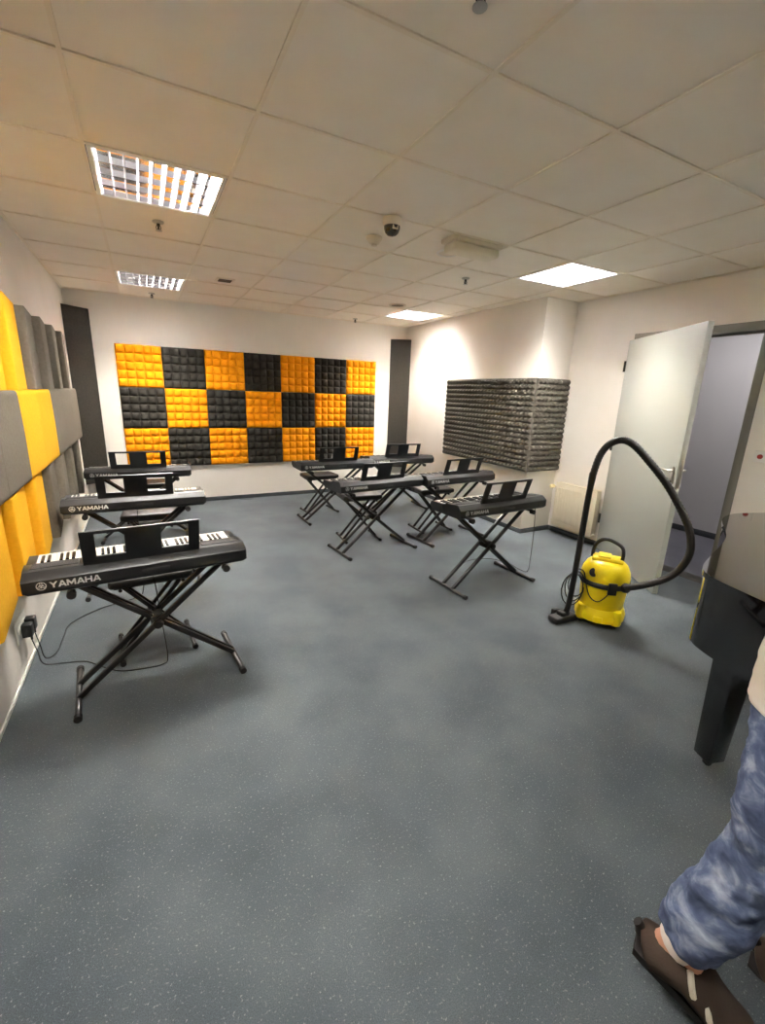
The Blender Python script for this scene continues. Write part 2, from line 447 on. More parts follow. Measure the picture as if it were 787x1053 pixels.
# ------------------------------------------------------------------ acoustic foam: back wall checkerboard
def pillow_mesh():
    b = MB(); n, sub, w = 5, 7, .498
    prof = [0, .10, .22, .5, .78, .90, 1.0]
    us = []
    for c in range(n):
        for k in range(sub if c == n-1 else sub-1): us.append((c, prof[k]))
    def hgt(f):
        e = min(f, 1-f)/.5
        return min(1, e/.42)**.6*(.86+.14*min(1, e))
    g = [[b.bm.verts.new((-w/2+w*(cu+fu)/n, -(.02+.028*hgt(fu)*hgt(fv)), -w/2+w*(cv+fv)/n)) for cu, fu in us] for cv, fv in us]
    m = len(us)
    for j in range(m-1):
        for i in range(m-1): b.bm.faces.new((g[j][i], g[j][i+1], g[j+1][i+1], g[j+1][i]))
    # back and sides
    ring = [g[0][i] for i in range(m)] + [g[j][m-1] for j in range(1, m)] + [g[m-1][i] for i in range(m-2, -1, -1)] + [g[j][0] for j in range(m-2, 0, -1)]
    bk = [b.bm.verts.new((v.co.x, 0, v.co.z)) for v in ring]
    for k in range(len(ring)):
        k2 = (k+1) % len(ring); b.bm.faces.new((ring[k], bk[k], bk[k2], ring[k2]))
    b.bm.faces.new(list(reversed(bk)))
    return b
proto = {}
o = pillow_mesh().build('foam_tile', M['yellow'], smooth=70); proto['y'] = o
o2 = o.copy(); o2.data = o.data.copy(); o2.data.materials[0] = M['char']; C.objects.link(o2); proto['c'] = o2
FX, FZ = -.113, 2.012
ordn = ['leftmost', 'second from the left', 'third from the left', 'middle', 'third from the right', 'second from the right', 'rightmost']
rown = ['top', 'middle', 'bottom']
first = {'y': True, 'c': True}
for r_ in range(3):
    for c_ in range(7):
        k = 'y' if (r_+c_) % 2 == 0 else 'c'
        o = proto[k] if first[k] else proto[k].copy()
        if not first[k]: C.objects.link(o)
        first[k] = False
        o.location = (FX+.25+.5*c_, YB-.001, FZ-.25-.5*r_)
        tag(o, '%s grooved foam tile, %s in the %s row of the checkerboard' % ('yellow' if k == 'y' else 'charcoal', ordn[c_], rown[r_]), 'foam tile', 'foam tiles of the back wall checkerboard')

# ------------------------------------------------------------------ left wall wave foam, 3 rows x 8 columns
def wave_mesh(vertical):
    b = MB(); w = .497
    prof = [(0, .05), (.008, .092), (.018, .098), (.03, .098), (.47, .058), (.49, .054), (.5, .05)] if vertical else [(0, .085), (.012, .095), (.03, .097), (.25, .098), (.47, .094), (.49, .091), (.5, .085)]
    pts = [(p*w/.5-w/2, d) for p, d in prof]
    poly = [(-w/2, 0)] + pts + [(w/2, 0)]
    a, c = [], []
    for s_, lst in ((-w/2, a), (w/2, c)):
        for u, d in poly:
            lst.append(b.bm.verts.new((d, u, s_) if vertical else (d, s_, u)))
    n = len(poly)
    b.bm.faces.new(a); b.bm.faces.new(list(reversed(c)))
    for i in range(n): b.bm.faces.new((a[i], a[(i+1) % n], c[(i+1) % n], c[i]))
    return b
WP = {}
for v in (True, False):
    for cn, m_ in (('y', 'lemon'), ('c', 'wavegrey')):
        WP[(v, cn)] = [wave_mesh(v).build('wave_foam_tile', M[m_], smooth=50), True]
dist = ['at the far end', 'second from the far end', 'third from the far end', 'fourth from the far end', 'fifth from the far end', 'sixth from the far end', 'seventh from the far end', 'at the near end']
for r_ in range(3):
    for c_ in range(8):
        v = r_ != 1
        cn = ('c' if c_ < 4 else 'y') if v else ('c' if c_ < 3 else 'y' if c_ < 5 else 'c')
        rec = WP[(v, cn)]
        if rec[1]: o = rec[0]; rec[1] = False
        else: o = rec[0].copy(); C.objects.link(o)
        o.location = (X0+.001, 3.60-.25-.5*c_, 1.985-.25-.5*r_)
        tag(o, '%s %s foam tile on the left wall, %s row, %s' % ('yellow' if cn == 'y' else 'grey', 'ridged' if v else 'smooth', rown[r_], dist[c_]), 'foam tile', 'wave foam tiles on the left wall')

# ------------------------------------------------------------------ pyramid foam wrapped round the pillar
def pyramid_sheet(w, h, nu, nv, base=.02, peak=.055):
    """in local u (x), height (z), rising towards -y"""
    b = MB(); g = [[b.bm.verts.new((w*i/nu, -base, h*j/nv)) for i in range(nu+1)] for j in range(nv+1)]
    for j in range(nv):
        for i in range(nu):
            p = b.bm.verts.new((w*(i+.5)/nu, -peak, h*(j+.5)/nv))
            q = (g[j][i], g[j][i+1], g[j+1][i+1], g[j+1][i])
            for k in range(4): b.bm.faces.new((q[k], q[(k+1) % 4], p))
    ring = [g[0][i] for i in range(nu+1)] + [g[j][nu] for j in range(1, nv+1)] + [g[nv][i] for i in range(nu-1, -1, -1)] + [g[j][0] for j in range(nv-1, 0, -1)]
    bk = [b.bm.verts.new((v.co.x, 0, v.co.z)) for v in ring]
    for k in range(len(ring)):
        k2 = (k+1) % len(ring); b.bm.faces.new((ring[k], bk[k], bk[k2], ring[k2]))
    b.bm.faces.new(list(reversed(bk)))
    return b
PZ = .735
o = pyramid_sheet(1.62, 1.02, 27, 17).build('pyramid_foam_panel', M['pyr'], smooth=0)
o.location = (XP-.001, YP+1.62, PZ); o.rotation_euler = (0, 0, -PI/2)
tag(o, 'long grey pyramid foam panel on the left face of the white pillar', 'foam panel', 'pyramid foam panels round the pillar')
o = pyramid_sheet(.50, 1.02, 8, 17).build('pyramid_foam_panel', M['pyr'], smooth=0)
o.location = (XP-.02, YP-.001, PZ)
tag(o, 'narrow grey pyramid foam panel on the door-facing side of the white pillar', 'foam panel', 'pyramid foam panels round the pillar')

# corner bass traps (triangular columns)
b = MB(); b.prism([(X0+.001, YB-.001), (X0+.001, YB-.23), (X0+.235, YB-.001)], 0, 'z', .36, 2.365)
tag(b.build('bass_trap', M['trap'], smooth=0), 'tall dark bass trap in the left corner of the back wall', 'bass trap', 'corner bass traps')
b = MB(); b.prism([(XP-.001, YB-.001), (XP-.28, YB-.001), (XP-.001, YB-.16)], 0, 'z', .36, 2.365)
tag(b.build('bass_trap', M['trap'], smooth=0), 'tall dark bass trap in the right corner beside the pillar wall', 'bass trap', 'corner bass traps')

# ------------------------------------------------------------------ radiator
t = thing('radiator', 'cream panel radiator low on the wall between pillar and door', 'radiator', (XR, 0, 0))
ry0, ry1, rz0, rz1 = .92, 1.46, .115, .615
b = MB(); b.box(-.105, -.085, ry0, ry1, rz0, rz1, .006)
n = 14
for k in range(n):
    y = ry0+.035+(ry1-ry0-.07)*k/(n-1)
    b.box(-.109, -.104, y-.010, y+.010, rz0+.055, rz1-.055, .0045)
b.box(-.05, -.035, ry0, ry1, rz0, rz1, .006)
b.build('panel', M['rad'], t)
b = MB()
b.box(-.103, -.036, ry0+.002, ry0+.006, rz0+.02, rz1-.004); b.build('side_cover', M['rad'], t)
b = MB(); b.box(-.103, -.036, ry1-.006, ry1-.002, rz0+.02, rz1-.004); b.build('side_cover', M['rad'], t)
b = MB()
for k in range(26): b.box(-.1, -.04, ry0+.012+k*.02, ry0+.02+k*.02, rz1-.004, rz1+.004)
b.box(-.106, -.1, ry0, ry1, rz1-.006, rz1+.006, .002); b.box(-.042, -.036, ry0, ry1, rz1-.006, rz1+.006, .002)
b.build('top_grille', M['rad'], t)
b = MB(); b.tube([(-.07, ry1, rz1-.06), (-.07, ry1+.05, rz1-.06), (-.03, ry1+.05, rz1-.06), (-.001, ry1+.05, rz1-.06)], .009, 10); b.build('pipe', M['rad'], t)
b = MB(); b.lathe([(0, 0), (.016, 0), (.022, .01), (.022, .055), (.015, .065), (0, .066)], 18, Matrix.Translation((-.075, ry1+.047, rz1-.055)) @ Matrix.Rotation(-PI/2, 4, 'Y')); b.build('valve', M['valve'], t)
b = MB()
for y in (ry0+.1, ry1-.1): b.box(-.036, -.001, y-.015, y+.015, rz0+.05, rz1-.05, .003)
b.build('bracket', M['rad'], t)
b = MB(); b.tube([(-.07, ry1, rz0+.04), (-.07, ry1+.035, rz0+.04), (-.03, ry1+.035, rz0+.04), (-.001, ry1+.035, rz0+.04)], .008, 10); b.build('return_pipe', M['rad'], t)

# ------------------------------------------------------------------ keyboards, stands, benches
KZ = .642
def lettering(parent):
    """YAMAHA in bold sans capitals, each stroke a flat quad just proud of the back panel"""
    b = MB(); h = .0275; x = 0; y = 0
    def poly(*pts): b.bm.faces.new([b.bm.verts.new((px_, y, pz_)) for px_, pz_ in pts])
    def A(x, w, t=.0072):
        m = x+w/2
        poly((x, 0), (x+t, 0), (m+.0004, h*.78), (m, h), (m-t*.5, h)); poly((x+w, 0), (m+t*.5, h), (m, h), (m-.0004, h*.78), (x+w-t, 0))
        poly((x+w*.27, h*.20), (x+w*.73, h*.20), (x+w*.66, h*.38), (x+w*.34, h*.38))
    for ch in 'YAMAHA':
        if ch == 'Y':
            w = .030; m = x+w/2
            poly((m-.0033, 0), (m+.0033, 0), (m+.0033, h*.45), (m-.0033, h*.45))
            poly((x, h), (x+.0074, h), (m+.001, h*.62), (m+.0033, h*.42), (m-.0033, h*.42)); poly((x+w, h), (m+.0033, h*.42), (m-.0033, h*.42), (m-.001, h*.62), (x+w-.0074, h))
        elif ch == 'A':
            w = .0305; A(x, w)
        elif ch == 'M':
            w = .033; t = .0062; m = x+w/2
            poly((x, 0), (x+t, 0), (x+t, h), (x, h)); poly((x+w-t, 0), (x+w, 0), (x+w, h), (x+w-t, h))
            poly((x+t, h), (x+t, h*.55), (m, h*.08), (m, h*.50)); poly((x+w-t, h), (m, h*.50), (m, h*.08), (x+w-t, h*.55))
        else:
            w = .0275; t = .0064
            poly((x, 0), (x+t, 0), (x+t, h), (x, h)); poly((x+w-t, 0), (x+w, 0), (x+w, h), (x+w-t, h)); poly((x+t, h*.41), (x+w-t, h*.41), (x+w-t, h*.61), (x+t, h*.61))
        x += w+(.0008 if ch in 'YA' else .0022)
    o = b.build('lettering', M['letter'], parent, smooth=0)
    o.location = (-.374, -.1857, .0325)
    return o
def make_keyboard():
    t = thing('electronic_keyboard', '', 'keyboard', (0,0,KZ), 0, 'electronic keyboards on folding stands')
    W = .47
    # rear section
    b = MB()
    prof = [(-.158, 0), (-.178, .010), (-.185, .022), (-.185, .070), (-.180, .078), (-.150, .104), (-.135, .108), (-.02, .096), (.028, .080), (.034, .066), (.034, 0)]
    b.prism(prof, 0, 'x', -W, W)
    b.prism([(.034, 0), (.176, 0), (.184, .008), (.186, .036), (.180, .048), (.034, .048)], 0, 'x', -W, W)
    for s_ in (-1, 1):
        b.prism([(.034, .04), (.180, .04), (.186, .050), (.178, .070), (.16, .078), (.034, .079)], 0, 'x', min(s_*.437, s_*W), max(s_*.437, s_*W))
    for v in b.bm.verts:
        if v.co.z < .012: v.co.x *= .968
        if v.co.z > .10: v.co.x *= .988
    b.build('body', M['kb'], t, smooth=25)
    # keys: 36 white, 25 black (each set one mesh: surface pattern of the keybed)
    nw = 36; kw = .872/nw
    b = MB()
    for k in range(nw): b.box(-.436+k*kw+.0005, -.436+(k+1)*kw-.0005, .036, .179, .050, .073, .0012, seg=1)
    b.build('white_keys', M['wkey'], t, smooth=0)
    b = MB()
    for k in range(nw-1):
        if k % 7 in (2, 6): continue
        x = -.436+(k+1)*kw
        b.box(x-.0065, x+.0065, .037, .128, .074, .084, .0018, seg=1)
    b.build('black_keys', M['bkey'], t, smooth=0)
    # control panel lying on the sloping top
    sl = math.atan2(.108-.096, .115)
    mt = Matrix.Translation((0, -.0775, .1026)) @ Matrix.Rotation(-sl, 4, 'X')
    b = MB(); b.box(-.24, .24, -.05, .05, -.004, .0012, .001, mt); cp = b.build('control_panel', M['kb2'], t)
    b = MB(); b.box(-.055, .055, -.028, .02, .0012, .0028, .0006, mt); b.build('display', M['lcd'], cp)
    b = MB()
    for q in range(2):
        for k in range(7):
            x = (.08+k*.022) ; b.box(x, x+.014, -.03+q*.026, -.018+q*.026, .0012, .004, .001, mt, seg=1); b.box(-x-.014, -x, -.03+q*.026, -.018+q*.026, .0012, .004, .001, mt, seg=1)
    b.build('button_rows', M['kb'], cp)
    for s_ in (-1, 1):
        b = MB(); b.box(min(s_*.262, s_*.44), max(s_*.262, s_*.44), -.052, .05, -.004, .0025, .002, mt); b.build('speaker_grille', M['grille'], t)
    # music rest: broad frame with two windows, leaning back
    mr = Matrix.Translation((0, -.150, .100)) @ Matrix.Rotation(R(17), 4, 'X')
    b = MB(); rw, rh, th = .245, .178, .004
    for x0, x1, z0, z1 in ((-rw, rw, 0, .042), (-rw, rw, rh-.016, rh), (-rw, -rw+.055, .042, rh-.016), (rw-.05, rw, .042, rh-.016), (-.075, .075, .042, rh-.016)):
        b.box(x0, x1, -th, th, z0, z1, 0, mr)
    b.box(-rw+.02, rw-.02, -.005, .03, -.002, .006, .002, mr)
    b.build('music_rest', M['rest'], t, smooth=25)
    # lettering and the three-fork emblem on the back
    lettering(t)
    b = MB(); c0 = Vector((-.402, -.1858, .0465)); rr = .0185
    seg = 28
    for k in range(seg):
        a0, a1 = 2*PI*k/seg, 2*PI*(k+1)/seg
        P = lambda a, r_: (c0.x+r_*math.cos(a), c0.y, c0.z+r_*math.sin(a))
        b.quad(P(a0, rr-.0028), P(a1, rr-.0028), P(a1, rr), P(a0, rr))
    for k in range(3):
        a = PI/2+k*2*PI/3
        d = Vector((math.cos(a), 0, math.sin(a))); nrm = Vector((-d.z, 0, d.x))
        for off, l0, l1 in ((.0, -.010, .003), (-.0034, .003, .0155), (.0034, .003, .0155)):
            p0 = c0+d*l0+nrm*off; p1 = c0+d*l1+nrm*off; h_ = nrm*.0011
            b.quad(p0-h_, p1-h_, p1+h_, p0+h_)
    b.build('emblem', M['letter'], t, smooth=0)
    # rubber feet and rear socket strip
    b = MB(); b.box(-.02, .10, -.1858, -.180, .030, .052, .002); b.build('socket_panel', M['kb2'], t)
    return t
def make_stand():
    t = thing('keyboard_stand', '', 'keyboard stand', (0,0,0), 0, 'folding X stands under the keyboards')
    fx_, tx = .382, .335; zt = .617
    for s_ in (-1, 1):
        b = MB(); b.tube([(s_*fx_, -.225, .018), (s_*fx_, .225, .018)], .0145, 12)
        f = b.build('foot', M['tube'], t)
        for e in (-1, 1):
            b = MB(); b.tube([(s_*fx_, e*.205, .018), (s_*fx_, e*.232, .018)], .0178, 12); b.build('end_cap', M['rubber'], f)
    # arm with two parallel tubes: left foot -> upper right
    for y in (-.062, .062):
        b = MB(); b.bar((-fx_, y, .024), (tx, y, zt), .024, .024); b.build('outer_arm', M['tube'], t)
    for y in (-.022, .022):
        b = MB(); b.bar((fx_, y, .024), (-tx, y, zt), .024, .024); b.build('inner_arm', M['tube'], t)
    k = fx_/(fx_+tx); zc = .024+(zt-.024)*k
    b = MB(); b.tube([(0, -.082, zc), (0, .082, zc)], .011, 10); b.box(-.03, .03, -.044, .044, zc-.028, zc+.028, .006)
    b.lathe([(0, 0), (.024, 0), (.026, .008), (.02, .02), (0, .022)], 14, Matrix.Translation((0, -.08, zc)) @ Matrix.Rotation(PI/2, 4, 'X'))
    b.build('lock_hub', M['rubber'], t)
    for s_ in (-1, 1):
        b = MB(); b.tube([(s_*tx, -.185, zt+.012), (s_*tx, .175, zt+.012)], .012, 10)
        a = b.build('support_arm', M['tube'], t)
        b = MB(); b.tube([(s_*tx, -.186, zt+.003), (s_*tx, -.150, zt+.003)], .019, 12); b.build('rubber_grip', M['rubber'], a)
        b = MB(); b.tube([(s_*tx, .12, zt+.006), (s_*tx, .177, zt+.006)], .017, 12); b.build('rubber_grip', M['rubber'], a)
    return t
def make_bench():
    t = thing('keyboard_bench', '', 'bench', (0,0,0), 0, 'padded benches behind the keyboards')
    b = MB(); b.box(-.215, .215, -.15, .15, .455, .505, .018, seg=3); b.build('seat', M['vinyl'], t)
    b = MB(); b.box(-.19, .19, -.12, .12, .443, .455, .002); b.build('seat_board', M['tube'], t)
    for s_ in (-1, 1):
        b = MB(); b.tube([(s_*.19, -.17, .014), (s_*.19, .17, .014)], .0125, 10); f = b.build('foot', M['tube'], t)
        for e in (-1, 1):
            b = MB(); b.tube([(s_*.19, e*.155, .015), (s_*.19, e*.178, .015)], .0152, 10); b.build('end_cap', M['rubber'], f)
    for y in (-.06, .06):
        b = MB(); b.bar((-.19, y, .02), (.16, y, .435), .02); b.build('leg', M['tube'], t)
    for y in (-.03, .03):
        b = MB(); b.bar((.19, y, .02), (-.16, y, .435), .02); b.build('leg', M['tube'], t)
    for s_ in (-1, 1):
        b = MB(); b.tube([(s_*.16, -.12, .434), (s_*.16, .12, .434)], .01, 8); b.build('cross_bar', M['tube'], t)
    b = MB(); b.tube([(0, -.08, .247), (0, .08, .247)], .009, 8); b.build('pivot_bar', M['tube'], t)
    return t
kb0, st0, be0 = make_keyboard(), make_stand(), make_bench()
KB = [  # x, y, angle, where
    (.062, .39, 4.5, 'nearest in the left column'),
    (.028, 1.765, .5, 'second in the left column'),
    (.05, 3.08, -4, 'farthest in the left column'),
    (2.125, 2.985, 0, 'in front of the right end of the checkerboard'),
    (3.115, 3.155, -5, 'in front of the right bass trap'),
    (2.085, 1.79, 5, 'left in the middle row of the right group'),
    (3.032, 1.80, 4, 'next to the pyramid foam'),
    (2.59, .675, 3, 'standing before the radiator'),
]
for n, (x, y, a, lb) in enumerate(KB):
    if n == 0:
        k, s = kb0, st0
        k.location = (x, y, KZ); k.rotation_euler = (0, 0, R(a)); s.location = (x+.03, y+.01, 0); s.rotation_euler = (0, 0, R(a))
        k['label'] = 'black electronic keyboard ' + lb; s['label'] = 'black folding stand of the keyboard ' + lb
    else:
        dup(kb0, (x, y, KZ), R(a), 'black electronic keyboard ' + lb)
        dup(st0, (x, y, 0), R(a), 'black folding stand of the keyboard ' + lb)
BE = [(.078, .735, 4, 'nearest in the left column'), (.10, 2.12, -3, 'second in the left column'), (.10, 3.46, 0, 'farthest in the left column'),
      (2.08, 3.37, 4, 'in front of the right end of the checkerboard'), (2.09, 2.15, -6, 'left in the middle row of the right group'),
      (3.03, 2.15, -4, 'next to the pyramid foam')]
for n, (x, y, a, lb) in enumerate(BE):
    lab = 'black padded bench behind the keyboard ' + lb
    if n == 0: be0.location = (x, y, 0); be0.rotation_euler = (0, 0, R(a)); be0['label'] = lab
    else: dup(be0, (x, y, 0), R(a), lab)

# ------------------------------------------------------------------ wall socket, adapters, cables
t = thing('wall_socket', 'white double wall socket low on the left wall', 'socket', (X0, .735, .262))
b = MB(); b.box(.001, .011, -.10, .10, -.06, .06, .004); b.build('plate', M['plate'], t)
b = MB()
for s_ in (-1, 1): b.lathe([(.030, .002), (.030, .010), (.024, .010), (.024, .002)], 20, Matrix.Translation((.0085, s_*.04, 0)) @ Matrix.Rotation(PI/2, 4, 'Y'))
b.build('socket_ring', M['plate'], t)
for s_, lb in ((-1, 'black power adapter in the near half of the wall socket'), (1, 'black power adapter in the far half of the wall socket')):
    a = thing('power_adapter', lb, 'power adapter', (X0+.0195, .735+s_*.04, .262), 0, 'power adapters in the wall socket')
    b = MB(); b.box(0, .046, -.026, .026, -.042, .03, .006); b.build('body', M['kb'], a)
    b = MB(); b.lathe([(.006, 0), (.005, -.025), (0, -.026)], 10, Matrix.Translation((.034, 0, -.0415))); b.build('strain_relief', M['rubber'], a)
def cable(pts, label, r=.0028, sm=10):
    b = MB(); b.tube(pts, r, 6, sm)
    return tag(b.build('power_cable', M['cable'], smooth=60), label, 'cable', 'thin black cables')
cable([(X0+.053, .695, .192), (X0+.065, .70, .12), (X0+.08, .71, .03), (-.40, .72, .004), (-.29, .685, .004), (-.20, .585, .004), (-.11, .505, .004), (.02, .475, .004), (.10, .48, .004), (.125, .505, .03), (.115, .51, .25), (.10, .505, .5), (.09, .50, .637)], 'thin black cable from the wall socket to the nearest left keyboard')
cable([(X0+.053, .775, .192), (X0+.065, .77, .12), (X0+.08, .77, .03), (-.45, .86, .004), (-.44, 1.04, .004), (-.42, 1.22, .004), (-.26, 1.38, .004), (-.06, 1.46, .004), (0, 1.52, .02), (.02, 1.56, .25), (.02, 1.60, .5), (.02, 1.62, .637)], 'thin black cable from the wall socket to the second left keyboard')
cable([(3.01, .58, .637), (3.03, .585, .60), (3.05, .59, .4), (3.06, .60, .15), (3.065, .62, .03), (3.08, .72, .004), (3.09, .9, .004), (3.0, 1.06, .004), (2.8, 1.1, .004), (2.6, 1.02, .004)], 'thin black cable hanging from the right end of the nearest right keyboard')
cable([(1.05, 4.38, .004), (1.12, 4.37, .05), (1.19, 4.375, .062), (1.25, 4.375, .03), (1.24, 4.36, .004), (1.4, 4.33, .004)], 'thin cable loop on the floor against the back wall', .0025)

# ------------------------------------------------------------------ vacuum cleaner
vx, vy = 2.92, -.215
d = Vector((vx-.1357, vy+2.0323, 0)).normalized(); rgt = Vector((d.y, -d.x, 0))
vang = math.atan2(rgt.y, rgt.x)
v = thing('vacuum_cleaner', 'yellow and black wet-dry vacuum cleaner in front of the open door', 'vacuum cleaner', (vx, vy, 0), vang)
# local: +x image right, +y away from the camera
b = MB(); b.lathe([(0, .105), (.135, .105), (.142, .115), (.148, .2), (.154, .283), (0, .283)], 36); b.build('drum', M['vacyel'], v)
b = MB(); b.lathe([(0, .035), (.152, .035), (.163, .042), (.165, .085), (.158, .105), (.146, .125), (0, .125)], 36)
for a in (40, 140, 220, 320):
    b.lathe([(0, .03), (.036, .03), (.040, .04), (.040, .10), (.03, .125), (0, .13)], 16, Matrix.Translation((.142*math.cos(R(a)), .142*math.sin(R(a)), 0)))
b.box(-.03, .03, -.172, -.15, .045, .085, .006)
b.build('bumper', M['vacyel'], v)
for a in (40, 140, 220, 320):
    cx_, cy_ = .142*math.cos(R(a)), .142*math.sin(R(a))
    b = MB(); b.lathe([(0, 0), (.017, 0), (.019, .003), (.019, .016), (.017, .019), (0, .019)], 16, Matrix.Translation((cx_-.0095, cy_, .019)) @ Matrix.Rotation(PI/2, 4, 'Y'))
    b.box(cx_-.012, cx_+.012, cy_-.012, cy_+.012, .018, .036, .003)
    b.build('caster', M['vacblk'], v)
b = MB(); b.lathe([(.150, .279), (.163, .281), (.165, .288), (.165, .306), (.160, .314), (.150, .314)], 36); b.build('belt', M['vacblk'], v)
b = MB(); b.lathe([(0, .3), (.158, .312), (.160, .335), (.152, .375), (.132, .415), (.105, .438), (0, .446)], 36, sy=.98)
b.box(-.10, .10, -.06, .06, .43, .462, .014, seg=3); b.box(-.065, .02, -.05, .05, .458, .474, .008)
b.build('motor_head', M['vacyel'], v)
b = MB(); b.tube([(.085, -.02, .44), (.088, -.02, .50), (.07, -.01, .545), (.0, .01, .572), (-.05, .02, .568), (-.085, .03, .535), (-.10, .03, .49), (-.10, .03, .44)], .0125, 10, 6); b.build('carry_handle', M['vacblk'], v)
for a in (-70, 110):
    b = MB(); b.box(-.028, .028, .158, .180, .255, .335, .006, Matrix.Rotation(R(a-90), 4, 'Z')); b.build('latch', M['vacblk'], v)
b = MB(); b.lathe([(0, 0), (.03, 0), (.032, .02), (.026, .045), (0, .045)], 18, Matrix.Translation((.145*math.cos(R(-38)), .145*math.sin(R(-38)), .302)) @ Matrix.Rotation(R(-38), 4, 'Z') @ Matrix.Rotation(PI/2, 4, 'Y')); b.build('hose_socket', M['vacblk'], v)
b = MB(); b.lathe([(0, 0), (.03, 0), (.03, .012), (.02, .016), (0, .016)], 18, Matrix.Translation((-.07, -.118, .37)) @ Matrix.Rotation(R(60), 4, 'X')); b.build('switch_dial', M['vacblk'], v)
# hose path: u (image right), w (towards camera is negative y), z
K_ = 1/1.05
hp = [(.125, -.10, .325), (.16, -.14, .345), (.242, -.165, .395), (.34, -.165, .46), (.404, -.165, .545), (.433, -.165, .662), (.404, -.165, .795), (.337, -.165, .919), (.243, -.165, 1.057), (.142, -.165, 1.172), (.035, -.165, 1.275), (-.038, -.165, 1.303), (-.104, -.165, 1.271), (-.148, -.165, 1.193), (-.172, -.165, 1.06)]
hp = [(a, c, e*K_) for a, c, e in hp]
b = MB(); b.tube(hp, .021, 12, 14, rf=lambda t_, i: .0205+(.0022 if i % 2 else 0)); b.build('hose', M['hose'], v)
b = MB(); b.tube([(a, c, e*K_) for a, c, e in ((-.171, -.165, 1.08), (-.178, -.165, .86), (-.182, -.165, .585), (-.188, -.165, .297), (-.196, -.165, .12), (-.21, -.165, .06))], .0195, 14, 4, rf=lambda t_, i: .0225 if t_ < .06 else .0195); b.build('wand', M['vacblk'], v)
nz = Matrix.Translation((-.222, -.165, 0)) @ Matrix.Rotation(R(-35), 4, 'Z')
b = MB(); b.box(-.045, .045, -.10, .10, .004, .045, .012, nz, seg=3); b.box(-.03, .03, -.04, .04, .04, .075, .012, nz); b.box(-.085, -.05, -.03, .03, .008, .06, .01, nz)
b.build('floor_nozzle', M['vacblk'], v)
b = MB()
for k in range(3):
    pts = []
    for q in range(17):
        a = 2*PI*q/16
        pts.append((-.165-.012*k+.055*math.cos(a)*(1+.1*k), -.10-.02*k+.03*math.cos(a), .27-.02*k+.10*math.sin(a)*(1+.08*k)))
    b.tube(pts, .004, 6)
b.tube([(-.13, -.12, .36), (-.08, -.165, .23), (-.02, -.185, .20), (.03, -.180, .25), (.04, -.172, .29)], .004, 6, 8)
b.build('power_cord', M['cable'], v)
v.scale = (1, 1, 1.05)

# ------------------------------------------------------------------ grand piano (tail end shows)
pz0, pz1 = .63, .905
pa = Vector((.95, -.31)).normalized()
p = thing('grand_piano', 'glossy black grand piano at the right edge, its tail towards the room', 'piano', (1.81, -1.70, 0), math.atan2(pa.y, pa.x))
base = [(0, .02), (-.015, .15), (-.02, .30), (-.018, .41), (.0, .48), (.05, .54), (.13, .60), (.26, .69), (.40, .785), (.52, .88), (.63, .99), (.73, 1.10), (.83, 1.19), (.95, 1.255), (1.08, 1.28), (1.5, 1.285), (1.5, 0), (.05, 0)]
def cr(pts, n=4):
    out = []
    m = len(pts)
    for i in range(14):
        p0, p1, p2, p3 = (Vector(pts[(i+k-1) % m]) if i+k-1 >= 0 else Vector(pts[0]) for k in range(4))
        for k in range(n):
            t_ = k/n
            q = .5*((2*p1)+(p2-p0)*t_+(2*p0-5*p1+4*p2-p3)*t_*t_+(3*p1-p0-3*p2+p3)*t_**3)
            out.append((q.x, q.y))
    return out+[tuple(x) for x in pts[14:]]
outl = cr(base)
def offs(poly, d_):
    n = len(poly); out = []
    for i in range(n):
        a, c, e = Vector(poly[i-1]), Vector(poly[i]), Vector(poly[(i+1) % n])
        tt = (e-a).normalized(); nr = Vector((-tt.y, tt.x))
        out.append(tuple(c+nr*d_))
    return out
b = MB(); b.prism(outl, 0, 'z', pz0, pz1-.005); b.build('case', M['piano'], p, smooth=35)
b = MB(); b.prism(offs(outl, .008), 0, 'z', pz1-.004, pz1+.017); b.build('lid', M['piano'], p, smooth=35)
for u, w in ((.238, .486), (1.36, .12), (1.36, 1.16)):
    b = MB()
    b.box(u-.053, u+.053, w-.053, w+.053, .045, pz0-.001, .006, taper=.76)
    b.box(u-.03, u+.03, w-.03, w+.03, .036, .045, .002)
    lg = b.build('leg', M['piano'], p)
    b = MB(); b.lathe([(0, -.012), (.014, -.012), (.0165, -.008), (.0165, .008), (.014, .012), (0, .012)], 18, Matrix.Translation((u, w, .017)) @ Matrix.Rotation(PI/2, 4, 'X'))
    b.box(u-.016, u+.016, w-.018, w+.018, .022, .036, .003)
    b.build('caster', M['piano'], lg)
b = MB(); b.box(1.5, 1.68, 0, 1.285, .60, .70, .01); b.box(1.5, 1.66, 0, .06, .70, .86, .01); b.box(1.5, 1.66, 1.225, 1.285, .70, .86, .01); b.build('key_bed', M['piano'], p)
b = MB()
for k in range(52): b.box(1.52, 1.665, .065+k*.0222, .065+k*.0222+.0212, .702, .722, .001, seg=1)
b.build('white_keys', M['wkey'], p, smooth=0)
b = MB(); b.box(1.46, 1.49, .60, .68, .12, .63, .006); b.box(1.44, 1.52, .52, .76, .08, .13, .01); b.build('pedal_lyre', M['piano'], p)
for k in range(3):
    b = MB(); b.box(1.5, 1.62, .56+k*.06, .585+k*.06, .085, .095, .004); b.build('pedal', M['brass'], p)

